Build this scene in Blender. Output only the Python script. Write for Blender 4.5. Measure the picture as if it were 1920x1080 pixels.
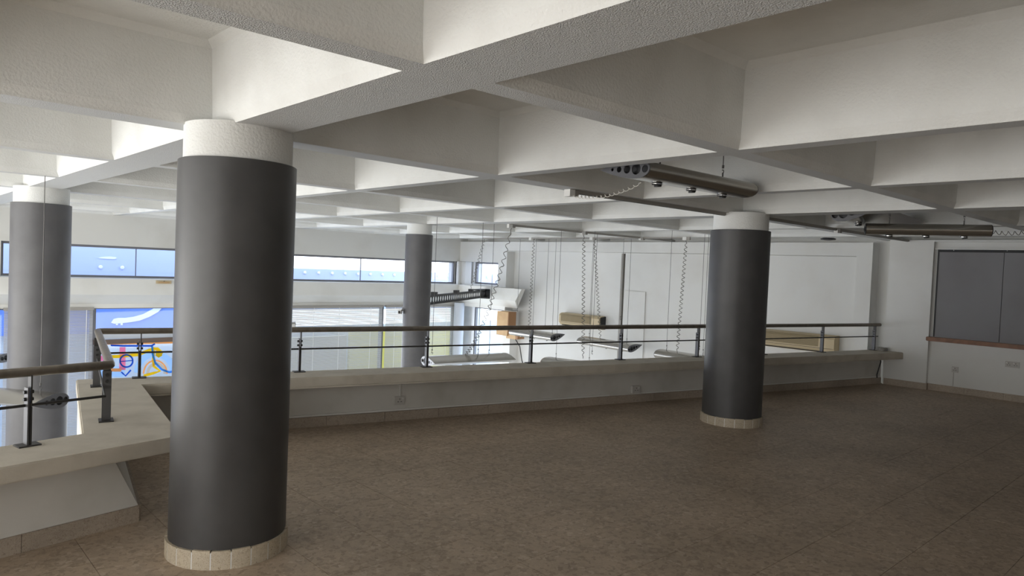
import bpy, bmesh, math, random
from mathutils import Vector, Matrix
random.seed(7)
PI = math.pi
for o in list(bpy.data.objects): bpy.data.objects.remove(o)
scn = bpy.context.scene
COL = scn.collection
EYE = 1.6426
# ------------------------------------------------------------------ camera
FW = Vector((0, 0.99955131, -0.02995302)); RT = Vector((0.99914879, 0.00123561, 0.04123303)); UP = Vector((-0.04125154, 0.02992753, 0.99870048))
cam = bpy.data.cameras.new('camera'); camo = bpy.data.objects.new('camera', cam); COL.objects.link(camo)
cam.sensor_width = 36; cam.lens = 36 * 1311.9 / 1920; cam.clip_start = 0.05; cam.clip_end = 300
# two plan frames: (v,u) follows the coffered ceiling and the outer walls, (a,b) follows the skewed parapet
YAW = 0.7450077; W1 = 0.5191373 - YAW
V = Vector((1, 0, 0)); U = Vector((0, 1, 0))
_R = Matrix.Rotation(-YAW, 3, 'Z'); FW = _R @ FW; RT = _R @ RT; UP = _R @ UP
camo.matrix_world = Matrix(((RT.x, UP.x, -FW.x, 0), (RT.y, UP.y, -FW.y, 0), (RT.z, UP.z, -FW.z, EYE), (0, 0, 0, 1)))
scn.camera = camo
A = Vector((math.cos(W1), math.sin(W1), 0)); B = Vector((-math.sin(W1), math.cos(W1), 0))
def vu(v, u, z=0): return V * v + U * u + Vector((0, 0, z))
def ab(a, b, z=0): return A * a + B * b + Vector((0, 0, z))
# ------------------------------------------------------------------ world and lights
w = bpy.data.worlds.new('sky'); scn.world = w; w.use_nodes = True
nt = w.node_tree; bg = nt.nodes['Background']
tc = nt.nodes.new('ShaderNodeTexCoord'); sp = nt.nodes.new('ShaderNodeSeparateXYZ'); rp = nt.nodes.new('ShaderNodeValToRGB')
nt.links.new(tc.outputs['Generated'], sp.inputs[0]); nt.links.new(sp.outputs['Z'], rp.inputs[0]); nt.links.new(rp.outputs[0], bg.inputs[0])
rp.color_ramp.elements[0].color = (0.93, 0.96, 1.0, 1); rp.color_ramp.elements[1].color = (0.5, 0.7, 1.0, 1)
bg.inputs[1].default_value = 2.4
def area(name, loc, direction, sx, sy, power, color=(1, 1, 1)):
    l = bpy.data.lights.new(name, 'AREA'); l.shape = 'RECTANGLE'; l.size = sx; l.size_y = sy; l.energy = power; l.color = color
    o = bpy.data.objects.new(name, l); COL.objects.link(o); o.location = loc
    o.rotation_euler = Vector(direction).to_track_quat('-Z', 'Y').to_euler()
    return o
area('shopfront_daylight', vu(-4.7, 6.5, 0.55), V, 15.0, 3.2, 540, (1.0, 0.995, 0.975))
area('rear_fill', vu(1.0, -5.6, 1.3), U, 8.0, 1.8, 14, (1.0, 0.97, 0.92))  # weak unseen fill lamp added behind the camera, no window there
area('void_window_daylight', vu(7.0, 14.9, -1.0), -U, 9.0, 2.6, 170, (0.9, 0.95, 1.0))
scn.view_settings.view_transform = 'Standard'; scn.view_settings.look = 'None'
scn.view_settings.gamma = 1; scn.view_settings.use_curve_mapping = False; scn.view_settings.exposure = 0.70

# ------------------------------------------------------------------ materials
def mat(name, col, rough=0.6, metal=0.0, noise=None, bump=None, spec=None):
    """noise=(scale, colour2, lo, hi)  bump=(scale, strength, distance)"""
    m = bpy.data.materials.new(name); m.use_nodes = True; n = m.node_tree; b = n.nodes['Principled BSDF']
    b.inputs['Base Color'].default_value = (*col, 1); b.inputs['Roughness'].default_value = rough; b.inputs['Metallic'].default_value = metal
    if spec is not None: b.inputs['Specular IOR Level'].default_value = spec
    tcn = n.nodes.new('ShaderNodeTexCoord')
    if noise:
        t = n.nodes.new('ShaderNodeTexNoise'); t.inputs['Scale'].default_value = noise[0]; t.inputs['Detail'].default_value = 6
        r = n.nodes.new('ShaderNodeValToRGB'); r.color_ramp.elements[0].position = noise[2]; r.color_ramp.elements[1].position = noise[3]
        r.color_ramp.elements[0].color = (*col, 1); r.color_ramp.elements[1].color = (*noise[1], 1)
        n.links.new(tcn.outputs['Object'], t.inputs['Vector']); n.links.new(t.outputs['Fac'], r.inputs[0]); n.links.new(r.outputs[0], b.inputs['Base Color'])
    if bump:
        t = n.nodes.new('ShaderNodeTexNoise'); t.inputs['Scale'].default_value = bump[0]; t.inputs['Detail'].default_value = 4
        bp = n.nodes.new('ShaderNodeBump'); bp.inputs['Strength'].default_value = bump[1]; bp.inputs['Distance'].default_value = bump[2]
        n.links.new(tcn.outputs['Object'], t.inputs['Vector']); n.links.new(t.outputs['Fac'], bp.inputs['Height']); n.links.new(bp.outputs[0], b.inputs['Normal'])
    return m
def terrazzo(name, base, dark, light, scale, rough, dk=0.33):
    m = bpy.data.materials.new(name); m.use_nodes = True; n = m.node_tree; b = n.nodes['Principled BSDF']
    tcn = n.nodes.new('ShaderNodeTexCoord'); geo = n.nodes.new('ShaderNodeNewGeometry')
    v = n.nodes.new('ShaderNodeTexVoronoi'); v.inputs['Scale'].default_value = scale
    ns = n.nodes.new('ShaderNodeTexNoise'); ns.inputs['Scale'].default_value = scale * 0.7; ns.inputs['Detail'].default_value = 3
    mixv = n.nodes.new('ShaderNodeMix'); mixv.data_type = 'VECTOR'; mixv.inputs[0].default_value = 0.06
    n.links.new(geo.outputs['Position'], mixv.inputs[4]); n.links.new(geo.outputs['Position'], ns.inputs['Vector']); n.links.new(ns.outputs['Color'], mixv.inputs[5])
    n.links.new(mixv.outputs[1], v.inputs['Vector'])
    sep = n.nodes.new('ShaderNodeSeparateColor'); n.links.new(v.outputs['Color'], sep.inputs[0])
    r = n.nodes.new('ShaderNodeValToRGB'); cr = r.color_ramp
    cr.elements[0].position = 0.0; cr.elements[0].color = (*dark, 1); cr.elements[1].position = 0.97; cr.elements[1].color = (*light, 1)
    e = cr.elements.new(dk); e.color = (*[d * 0.45 + c * 0.55 for d, c in zip(dark, base)], 1); e = cr.elements.new(dk + .06); e.color = (*base, 1); e = cr.elements.new(0.9); e.color = (*[c * 1.12 for c in base], 1)
    n.links.new(sep.outputs[0], r.inputs[0])
    # pale matrix between the chips
    dr = n.nodes.new('ShaderNodeTexVoronoi'); dr.feature = 'DISTANCE_TO_EDGE'; dr.inputs['Scale'].default_value = scale
    n.links.new(mixv.outputs[1], dr.inputs['Vector'])
    mr = n.nodes.new('ShaderNodeMapRange'); mr.inputs[1].default_value = 0.0; mr.inputs[2].default_value = 0.09; mr.inputs[3].default_value = 1; mr.inputs[4].default_value = 0
    n.links.new(dr.outputs['Distance'], mr.inputs[0])
    mx = n.nodes.new('ShaderNodeMix'); mx.data_type = 'RGBA'; n.links.new(r.outputs[0], mx.inputs[6]); mx.inputs[7].default_value = (*[c * 1.25 for c in base], 1)
    mm = n.nodes.new('ShaderNodeMath'); mm.operation = 'MULTIPLY'; mm.inputs[1].default_value = 0.6; n.links.new(mr.outputs[0], mm.inputs[0]); n.links.new(mm.outputs[0], mx.inputs[0])
    big = n.nodes.new('ShaderNodeTexNoise'); big.inputs['Scale'].default_value = 1.1; big.inputs['Detail'].default_value = 8; big.inputs['Roughness'].default_value = 0.65
    n.links.new(geo.outputs['Position'], big.inputs['Vector'])
    br = n.nodes.new('ShaderNodeMapRange'); br.inputs[1].default_value = 0.35; br.inputs[2].default_value = 0.7; br.inputs[3].default_value = 0.82; br.inputs[4].default_value = 1.15
    n.links.new(big.outputs['Fac'], br.inputs[0])
    m2 = n.nodes.new('ShaderNodeMix'); m2.data_type = 'RGBA'; m2.blend_type = 'MULTIPLY'; m2.inputs[0].default_value = 1
    n.links.new(mx.outputs[2], m2.inputs[6]); n.links.new(br.outputs[0], m2.inputs[7])
    n.links.new(m2.outputs[2], b.inputs['Base Color']); b.inputs['Roughness'].default_value = rough
    return m
M = {}
M['plaster'] = mat('white_plaster', (0.775, 0.775, 0.75), 0.9, noise=(2.5, (0.69, 0.685, 0.655), 0.45, 0.75), bump=(75, 0.6, 0.007))
M['stipple'] = mat('stippled_plaster', (0.68, 0.68, 0.665), 0.85, bump=(190, 1.0, 0.014))
M['wall'] = mat('white_wall_paint', (0.76, 0.758, 0.735), 0.85, noise=(1.4, (0.70, 0.685, 0.65), 0.45, 0.8), bump=(40, 0.1, 0.003))
M['wall_low'] = mat('parapet_paint', (0.66, 0.64, 0.60), 0.85, noise=(3, (0.55, 0.53, 0.48), 0.45, 0.8), bump=(50, 0.15, 0.003))
M['bulk'] = mat('bulkhead_paint', (0.72, 0.71, 0.67), 0.85, noise=(1.2, (0.62, 0.60, 0.55), 0.5, 0.8))
M['ledge'] = mat('cream_ledge_paint', (0.56, 0.51, 0.43), 0.75, noise=(5, (0.44, 0.395, 0.325), 0.45, 0.8), bump=(60, 0.2, 0.004))
M['grey'] = mat('charcoal_column_paint', (0.066, 0.064, 0.064), 0.45, noise=(4, (0.050, 0.0485, 0.049), 0.4, 0.7), bump=(240, 0.15, 0.001))
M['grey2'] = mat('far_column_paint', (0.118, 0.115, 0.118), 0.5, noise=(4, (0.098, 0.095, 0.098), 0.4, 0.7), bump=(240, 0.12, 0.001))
M['floor'] = terrazzo('brown_terrazzo', (0.44, 0.345, 0.255), (0.345, 0.265, 0.19), (0.56, 0.46, 0.36), 40, 0.55)
M['grout'] = mat('brown_grout', (0.20, 0.155, 0.115), 0.9)
M['skirt'] = terrazzo('tan_terrazzo', (0.40, 0.335, 0.27), (0.19, 0.14, 0.10), (0.50, 0.43, 0.35), 150, 0.6, 0.14)
M['ring'] = terrazzo('cream_terrazzo', (0.50, 0.43, 0.325), (0.26, 0.19, 0.12), (0.62, 0.55, 0.45), 150, 0.55, 0.14)
M['rail'] = mat('bronze_grey_tube', (0.20, 0.172, 0.14), 0.40, 0.6, noise=(14, (0.145, 0.125, 0.10), 0.4, 0.7))
M['steel'] = mat('dark_steel', (0.055, 0.052, 0.05), 0.5, 0.5)
M['plate'] = mat('grey_steel_plate', (0.10, 0.098, 0.10), 0.45, 0.5)
M['bolt'] = mat('bolt_black', (0.04, 0.04, 0.04), 0.5, 0.6)
M['black'] = mat('black_metal', (0.025, 0.025, 0.027), 0.5, 0.3)
M['alu'] = mat('brushed_aluminium', (0.42, 0.395, 0.355), 0.24, 0.88, bump=(300, 0.05, 0.001))
M['cap'] = mat('dark_end_plate', (0.12, 0.12, 0.128), 0.5, 0.3)
M['capl'] = mat('pale_end_plate', (0.55, 0.55, 0.56), 0.5, 0.3)
M['chrome'] = mat('chrome', (0.8, 0.8, 0.8), 0.2, 1.0)
M['wire'] = mat('thin_steel_wire', (0.12, 0.115, 0.11), 0.5, 0.6)
M['cord'] = mat('coiled_cord_plastic', (0.16, 0.15, 0.13), 0.6)
M['cordw'] = mat('pale_coiled_cord', (0.7, 0.68, 0.62), 0.5)
M['track'] = mat('track_grey', (0.33, 0.31, 0.28), 0.55)
M['white'] = mat('white_plastic', (0.78, 0.77, 0.74), 0.5)
M['socket'] = mat('socket_plastic', (0.55, 0.53, 0.50), 0.5)
M['hole'] = mat('socket_hole', (0.02, 0.02, 0.02), 0.9)
M['board'] = mat('grey_felt_board', (0.27, 0.265, 0.275), 0.95, noise=(2.0, (0.245, 0.235, 0.245), 0.4, 0.7), bump=(300, 0.3, 0.002))
M['boardtrim'] = mat('board_dark_trim', (0.04, 0.04, 0.042), 0.7)
M['wood'] = mat('varnished_wood', (0.24, 0.10, 0.045), 0.4, noise=(9, (0.15, 0.06, 0.025), 0.4, 0.7))
M['ply'] = mat('tan_plywood', (0.55, 0.36, 0.18), 0.6, noise=(6, (0.48, 0.30, 0.14), 0.4, 0.7))
M['plyd'] = mat('dark_plywood_edge', (0.33, 0.17, 0.075), 0.6)
M['beige'] = mat('aged_beige_plastic', (0.55, 0.44, 0.27), 0.5)
M['grille'] = mat('tan_grille', (0.30, 0.24, 0.14), 0.7)
M['frame'] = mat('grey_window_frame', (0.22, 0.22, 0.235), 0.5, 0.3)
M['slat'] = mat('blind_slat', (0.50, 0.485, 0.465), 0.55)
M['low'] = mat('lower_floor_tile', (0.74, 0.73, 0.71), 0.4)
M['brown'] = mat('dark_brown_bar', (0.13, 0.09, 0.07), 0.5)
def flat(name, c, r=0.7): M[name] = mat(name, c, r)
flat('hoard_blue', (0.16, 0.30, 0.85)); flat('hoard_light', (0.56, 0.63, 0.90)); flat('paint_white', (0.9, 0.92, 0.95))
flat('m_blue', (0.03, 0.20, 0.70)); flat('m_yellow', (0.95, 0.72, 0.03)); flat('m_orange', (1.0, 0.60, 0.28)); flat('m_pink', (0.95, 0.40, 0.55)); flat('m_grey', (0.42, 0.45, 0.50)); flat('m_pale', (0.60, 0.78, 0.95)); flat('m_green', (0.05, 0.35, 0.15)); flat('m_cyan', (0.1, 0.45, 0.9))
flat('street', (0.72, 0.72, 0.74)); flat('yellow_h', (0.8, 0.68, 0.12)); flat('tan_h', (0.6, 0.5, 0.32)); flat('pale_h', (0.62, 0.66, 0.72)); flat('green_h', (0.30, 0.36, 0.12)); flat('stone', (0.55, 0.52, 0.47))
def translucent_slat():
    m = M['slat']; n = m.node_tree; b = n.nodes['Principled BSDF']; out = n.nodes['Material Output']
    t = n.nodes.new('ShaderNodeBsdfTranslucent'); t.inputs[0].default_value = (0.72, 0.70, 0.66, 1)
    mx = n.nodes.new('ShaderNodeMixShader'); mx.inputs[0].default_value = 0.22
    n.links.new(b.outputs[0], mx.inputs[1]); n.links.new(t.outputs[0], mx.inputs[2]); n.links.new(mx.outputs[0], out.inputs[0])
translucent_slat()
def backlit(key):
    n = M[key].node_tree; b = n.nodes['Principled BSDF']; out = n.nodes['Material Output']; t = n.nodes.new('ShaderNodeBsdfTranslucent')
    t.inputs[0].default_value = b.inputs['Base Color'].default_value; mx = n.nodes.new('ShaderNodeMixShader'); mx.inputs[0].default_value = 0.7
    n.links.new(b.outputs[0], mx.inputs[1]); n.links.new(t.outputs[0], mx.inputs[2]); n.links.new(mx.outputs[0], out.inputs[0])
for k_ in ('m_blue', 'm_yellow', 'm_orange', 'm_pink', 'm_pale', 'm_cyan'): backlit(k_)
def glass(name, tint):
    m = bpy.data.materials.new(name); m.use_nodes = True; n = m.node_tree; n.nodes.remove(n.nodes['Principled BSDF']); out = n.nodes['Material Output']
    t = n.nodes.new('ShaderNodeBsdfTransparent'); t.inputs[0].default_value = (*tint, 1); g = n.nodes.new('ShaderNodeBsdfGlossy'); g.inputs['Roughness'].default_value = 0.03
    mx = n.nodes.new('ShaderNodeMixShader'); mx.inputs[0].default_value = 0.05
    n.links.new(t.outputs[0], mx.inputs[1]); n.links.new(g.outputs[0], mx.inputs[2]); n.links.new(mx.outputs[0], out.inputs[0])
    return m
M['glass'] = glass('window_glass', (0.95, 0.98, 1.0)); M['glassb'] = glass('bluish_window_glass', (0.93, 0.95, 1.0))

# ------------------------------------------------------------------ mesh helpers
def link(name, me, m, parent=None):
    o = bpy.data.objects.new(name, me); COL.objects.link(o)
    if m is not None and not me.materials: me.materials.append(m)
    if parent is not None: o.parent = parent
    return o
def obj(name, bm, m, parent=None, smooth=False, origin=None):
    bm.normal_update()
    me = bpy.data.meshes.new(name)
    if origin is not None: bmesh.ops.translate(bm, vec=-Vector(origin), verts=bm.verts)
    bm.to_mesh(me); bm.free()
    if smooth:
        for f in me.polygons: f.use_smooth = True
    o = link(name, me, m, parent)
    if origin is not None: o.location = origin
    return o
def tag(o, label, cat, group=None):
    o['label'] = label; o['category'] = cat
    if group: o['group'] = group
    return o
def struct(o, label=None):
    o['kind'] = 'structure'
    if label: o['label'] = label
    return o
def thing(name, label, cat, loc=(0, 0, 0), group=None):
    o = bpy.data.objects.new(name, None); COL.objects.link(o); o.empty_display_size = 0.1
    o.location = loc
    return tag(o, label, cat, group)
def hexa(bm, p):
    """p: 8 points, bottom loop then top loop"""
    vs = [bm.verts.new(q) for q in p]
    for f in ((0, 3, 2, 1), (4, 5, 6, 7), (0, 1, 5, 4), (1, 2, 6, 5), (2, 3, 7, 6), (3, 0, 4, 7)): bm.faces.new([vs[i] for i in f])
def box(bm, fr, x0, x1, y0, y1, z0, z1):
    hexa(bm, [fr(x0, y0, z0), fr(x1, y0, z0), fr(x1, y1, z0), fr(x0, y1, z0), fr(x0, y0, z1), fr(x1, y0, z1), fr(x1, y1, z1), fr(x0, y1, z1)])
def prism(bm, pts, z0, z1):
    lo = [bm.verts.new(Vector((p[0], p[1], z0))) for p in pts]; hi = [bm.verts.new(Vector((p[0], p[1], z1))) for p in pts]
    n = len(pts)
    bm.faces.new(lo[::-1]); bm.faces.new(hi)
    for i in range(n): bm.faces.new((lo[i], lo[(i + 1) % n], hi[(i + 1) % n], hi[i]))
    bmesh.ops.recalc_face_normals(bm, faces=bm.faces)
def tube(bm, pts, r, seg=8, cap=True):
    pts = [Vector(p) for p in pts]; rings = []
    prev = None
    for i, p in enumerate(pts):
        if i == 0: d = pts[1] - p
        elif i == len(pts) - 1: d = p - pts[i - 1]
        else: d = (pts[i + 1] - p).normalized() + (p - pts[i - 1]).normalized()
        d.normalize()
        if prev is None:
            prev = d.orthogonal().normalized()
        n1 = (prev - d * prev.dot(d)).normalized(); prev = n1; n2 = d.cross(n1)
        s = 1.0
        if 0 < i < len(pts) - 1:
            c = (p - pts[i - 1]).normalized().dot(d); s = 1 / max(c, 0.5)
        rings.append([bm.verts.new(p + (n1 * math.cos(2 * PI * k / seg) + n2 * math.sin(2 * PI * k / seg)) * r) for k in range(seg)])
    for a, b in zip(rings, rings[1:]):
        for k in range(seg): bm.faces.new((a[k], a[(k + 1) % seg], b[(k + 1) % seg], b[k]))
    if cap: bm.faces.new(rings[0][::-1]); bm.faces.new(rings[-1])
def lathe(bm, cx, cy, prof, seg=64):
    rings = [[bm.verts.new((cx + r * math.cos(2 * PI * k / seg), cy + r * math.sin(2 * PI * k / seg), z)) for k in range(seg)] for r, z in prof]
    for a, b in zip(rings, rings[1:]):
        for k in range(seg): bm.faces.new((a[k], a[(k + 1) % seg], b[(k + 1) % seg], b[k]))
    bm.faces.new(rings[0][::-1]); bm.faces.new(rings[-1])
def autosmooth(o, ang=40):
    me = o.data
    for f in me.polygons: f.use_smooth = True
    me.set_sharp_from_angle(angle=math.radians(ang))
    return o
def curve_plate(name, loops, thick, m, mtx, parent):
    """flat plate with holes: 2D loops (outer first), extruded, then turned into a mesh"""
    cu = bpy.data.curves.new(name, 'CURVE'); cu.dimensions = '2D'; cu.fill_mode = 'BOTH'; cu.extrude = thick / 2
    for lp in loops:
        s = cu.splines.new('POLY'); s.points.add(len(lp) - 1)
        for i, (x, y) in enumerate(lp): s.points[i].co = (x, y, 0, 1)
        s.use_cyclic_u = True
    t = bpy.data.objects.new('t', cu); COL.objects.link(t)
    dg = bpy.context.evaluated_depsgraph_get(); me = bpy.data.meshes.new_from_object(t.evaluated_get(dg))
    bpy.data.objects.remove(t)
    me.transform(mtx); me.materials.clear()
    return link(name, me, m, parent)

# ------------------------------------------------------------------ ceiling: coffered slab
ZR = 2.3306; DEP = 0.45
Ui = {-3: (-4.2, 0, .32), -2: (-2.3, 0, .13), -1: (-0.37, 0, .13), 0: (1.586, -0.0092, .32), 1: (3.545, 0.0013, .13), 2: (5.331, 0.01525, .135), 3: (7.312, 0.0018, .30), 4: (9.426, -0.0008, .14), 5: (11.25, 0, .14)}
Vj = {-4: (-4.0, 0, .13), -3: (-1.95, 0, .22), -2: (0.10, 0, .13), -1: (2.101, -0.0095, .13), 0: (4.045, 0.0150, .22), 1: (6.013, 0.0422, .14), 2: (7.985, 0.0480, .13), 3: (9.925, 0.0320, .22), 4: (12.12, 0.019, .14), 5: (14.12, 0.012, .14)}
def isect(vl, ul, dv, du):
    # v = c + t*u + dv ; u = c2 + t2*v + du
    c, t = vl; c2, t2 = ul
    u = (c2 + du + t2 * (c + dv)) / (1 - t * t2); v = c + dv + t * u
    return v, u
vls = [(-5.2, 0, 0)] + [(c, t, s * wd / 2) for i, (c, t, wd) in sorted(Ui.items()) for s in (-1, 1)] + [(12.38, 0, 0)]
uls = [(-6.2, 0, 0)] + [(c, t, s * wd / 2) for j, (c, t, wd) in sorted(Vj.items()) for s in (-1, 1)] + [(15.3, 0, 0)]
P = [[isect(a[:2], b[:2], a[2], b[2]) for b in uls] for a in vls]
bm = bmesh.new(); gv = [[bm.verts.new(vu(p[0], p[1], ZR)) for p in row] for row in P]
cells = []
for i in range(len(vls) - 1):
    for j in range(len(uls) - 1):
        if i % 2 == 0 and j % 2 == 0: cells.append((P[i][j], P[i + 1][j], P[i + 1][j + 1], P[i][j + 1]))
        else: bm.faces.new((gv[i][j], gv[i][j + 1], gv[i + 1][j + 1], gv[i + 1][j]))
ceiling = struct(obj('ceiling', bm, M['stipple']), 'white coffered concrete slab with stippled rib undersides')
for k, c in enumerate(cells):
    cx = sum(p[0] for p in c) / 4; cy = sum(p[1] for p in c) / 4
    def ins(d):
        r = []
        for p in c: r.append((p[0] + (d if p[0] < cx else -d), p[1] + (d if p[1] < cy else -d)))
        return r
    lv = [(0, ZR, ), (0.004, ZR + 0.012), (0.022, ZR + 0.05), (0.040, ZR + DEP - 0.035), (0.075, ZR + DEP)]
    bm = bmesh.new(); rings = [[bm.verts.new(vu(p[0], p[1], z)) for p in ins(d)] for d, z in lv]
    for a, b in zip(rings, rings[1:]):
        for q in range(4): bm.faces.new((a[q], b[q], b[(q + 1) % 4], a[(q + 1) % 4]))
    bm.faces.new(rings[-1][::-1])
    obj('coffer', bm, M['plaster'], ceiling)
bm = bmesh.new(); box(bm, vu, -5.4, 12.7, -6.4, 15.7, ZR + DEP + 0.02, ZR + DEP + 0.3); struct(obj('trim_1', bm, M['plaster']), 'unseen slab added above the coffers to block skylight')  # closing slab added overhead to keep skylight out of the coffers

# ------------------------------------------------------------------ right wall (plane v about 12.1)
bm = bmesh.new(); box(bm, vu, 12.38, 12.7, -6.4, 13.385, -3.0, ZR + DEP)          # backing
box(bm, vu, 12.38, 12.7, 13.385, 15.7, 0.52, 1.14); box(bm, vu, 12.38, 12.7, 13.385, 15.7, 1.74, ZR + DEP)
box(bm, vu, 12.38, 12.7, 15.02, 15.7, -3.0, 1.74)
box(bm, vu, 12.13, 12.38, 3.57, 4.205, 0.0, ZR)                                      # pilaster at the parapet end
box(bm, vu, 12.2, 12.38, -6.3, 3.57, 0.0, ZR)                                    # wall behind the board
wr = struct(obj('wall_right', bm, M['wall']), 'white painted end wall with a pilaster')
bm = bmesh.new()
box(bm, vu, 12.10, 12.38, 4.45, 13.69, 2.06, 2.285); box(bm, vu, 12.10, 12.38, 4.45, 4.70, -3.0, 2.06)
box(bm, vu, 12.10, 12.38, 13.36, 13.69, 0.52, 2.06); box(bm, vu, 12.10, 12.38, 13.69, 15.3, 1.74, 2.285); box(bm, vu, 12.10, 12.38, 13.69, 15.3, 0.52, 1.14)
box(bm, vu, 12.10, 12.38, 13.12, 13.385, -3, 0.52)
box(bm, vu, 12.14, 12.38, 4.70, 9.56, -3.0, 2.058)
obj('lining', bm, M['wall'], wr)
bm = bmesh.new(); box(bm, vu, 12.12, 12.15, 4.70, 13.36, 2.035, 2.047); obj('picture_moulding', bm, M['wall'], wr)
# upright grey strip imitating a shadow gap and the door-like panel beside it
bm = bmesh.new(); box(bm, vu, 12.13, 12.37, 9.60, 9.66, -3.0, 2.055); tag(obj('shadow_gap_strip', bm, M['track'], origin=vu(12.2, 9.63, -3)), 'tall thin grey strip drawn as a shadow gap up the big white wall', 'trunking')
bm = bmesh.new(); box(bm, vu, 12.118, 12.14, 8.97, 9.54, -1.2, 1.23); tag(obj('access_panel', bm, M['wall'], origin=vu(12.12, 9.2, -1.2)), 'flush white access panel right of the tall grey shadow strip', 'panel')
# ceiling line and cornice above the board
bm = bmesh.new(); box(bm, vu, 12.16, 12.21, -6.3, 3.565, 2.185, 2.205); box(bm, vu, 12.12, 12.2, -6.3, 3.565, 2.30, ZR); struct(obj('trim_2', bm, M['wall']), 'thin white batten above the grey board')
# grey board
bd = thing('notice_board', 'large grey felt notice board in two panels on the right wall', 'board', vu(12.2, 2.0, 0.82))
def addp(name, fr, dims, m, parent, bev=0.0):
    bm = bmesh.new(); box(bm, fr, *dims)
    if bev: bmesh.ops.bevel(bm, geom=bm.edges[:], offset=bev, segments=2, affect='EDGES')
    o = obj(name, bm, m); 
    if parent is not None:
        o.parent = parent; o.matrix_parent_inverse = Matrix.Translation(-parent.location) if parent.rotation_euler.z == 0 else parent.matrix_basis.inverted()
    return o
addp('panel', vu, (12.165, 12.2, 2.662, 3.50, 0.835, 2.145), M['board'], bd); addp('panel', vu, (12.165, 12.2, 0.6, 2.655, 0.835, 2.145), M['board'], bd)
tt = addp('top_trim', vu, (12.155, 12.2, 0.6, 3.50, 2.145, 2.183), M['boardtrim'], bd)
ex = addp('side_trim', vu, (12.16, 12.2, 3.50, 3.52, 0.835, 2.183), M['boardtrim'], bd)
for u in (3.3, 2.62, 2.0): addp('pin', vu, (12.15, 12.156, u, u + .008, 2.17, 2.178), M['chrome'], bd)
sill = addp('window_sill', vu, (12.10, 12.2, 0.6, 3.60, 0.765, 0.83), M['wood'], None, 0.008); tag(sill, 'varnished wooden shelf rail under the grey notice board', 'shelf')

# ------------------------------------------------------------------ back wall (plane u = 15.3)
UB = 15.3
bm = bmesh.new()
box(bm, vu, -5.4, 12.7, UB, UB + 0.35, 1.735, ZR + DEP); box(bm, vu, -5.4, 12.7, UB, UB + 0.35, 0.52, 1.11)
box(bm, vu, -5.4, 1.74, UB, UB + 0.35, 1.11, 1.735); box(bm, vu, 11.99, 12.7, UB, UB + 0.35, 1.11, 1.735)
box(bm, vu, -5.4, -4.5, UB, UB + 0.35, -3.0, 0.52); box(bm, vu, -5.4, 12.7, UB, UB + 0.35, -3.0, -2.7)
struct(obj('wall_back', bm, M['bulk']), 'far wall with a clerestory strip above the shop windows')
# bulkhead along the back wall and round the corner
pf = 14.95; qf = 11.85
bm = bmesh.new()
prof = [(0, 0), (0, 1)]
def bulk(bm):
    # rows: (offset from wall, z)
    rows = [(0.0, 1.105), (0.35, 1.105), (0.35, 0.80), (0.0, 0.60)]
    def row(off, z): 
        ue = {(0.0, 1.105): 12.65, (0.35, 1.105): 12.47, (0.35, 0.80): 12.68, (0.0, 0.60): 12.915}[(off, z)]
        vq = 12.12 - off * 0.85
        return [vu(-5.2, UB - off, z), vu(vq, UB - off, z), vu(vq, ue, z)]
    R = [[bm.verts.new(p) for p in row(o, z)] for o, z in rows]
    for a, b in zip(R, R[1:]):
        for i in range(2): bm.faces.new((a[i], a[i + 1], b[i + 1], b[i]))
    bm.faces.new((R[0][2], R[1][2], R[2][2], R[3][2]))
bulk(bm); bmesh.ops.recalc_face_normals(bm, faces=bm.faces)
struct(obj('trim_3', bm, M['bulk']), 'boxed white bulkhead with a sloping underside below the clerestory')
# clerestory windows
def frame_win(name, v0, v1, z0, z1, t, mull, gm, depth0, along='v', label=None):
    fr = (lambda x, y, z: vu(x, y, z)) if along == 'v' else (lambda x, y, z: vu(y, x, z))
    bm = bmesh.new()
    box(bm, fr, v0, v1, depth0, depth0 + .07, z0, z0 + t); box(bm, fr, v0, v1, depth0, depth0 + .07, z1 - t, z1)
    box(bm, fr, v0, v0 + t, depth0, depth0 + .07, z0 + t, z1 - t); box(bm, fr, v1 - t, v1, depth0, depth0 + .07, z0 + t, z1 - t)
    root = obj(name, bm, M['frame']); struct(root, label)
    edges = [v0 + t] + list(mull) + [v1 - t]
    for a, b in zip(edges, edges[1:]):
        bm = bmesh.new(); box(bm, fr, a, b, depth0 + .03, depth0 + .036, z0 + t, z1 - t); obj('pane', bm, gm, root)
    for m_ in mull:
        bm = bmesh.new(); box(bm, fr, m_ - .007, m_ + .007, depth0 + .02, depth0 + .05, z0 + t, z1 - t); obj('glazing_bar', bm, M['frame'], root)
    return root
frame_win('window_1', 1.74, 11.99, 1.11, 1.735, 0.045, (3.95, 6.6, 9.05), M['glassb'], UB + 0.08, 'v', 'long clerestory strip window in the far wall')
frame_win('window_2', 13.69, 15.02, 1.14, 1.74, 0.045, (), M['glassb'], 12.45, 'u', 'short clerestory window round the corner')
bm = bmesh.new(); box(bm, vu, 11.99, 12.12, UB - .10, UB + .05, 1.11, 1.735); box(bm, vu, 12.08, 12.3, 15.02, 15.32, 1.14, 1.735); struct(obj('trim_4', bm, M['bulk']), 'corner post between the two clerestory windows')
bm = bmesh.new(); box(bm, vu, 1.74, 11.99, UB - .02, UB + .08, 1.09, 1.112); struct(obj('trim_5', bm, M['wall']), 'white sill under the clerestory')
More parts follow.
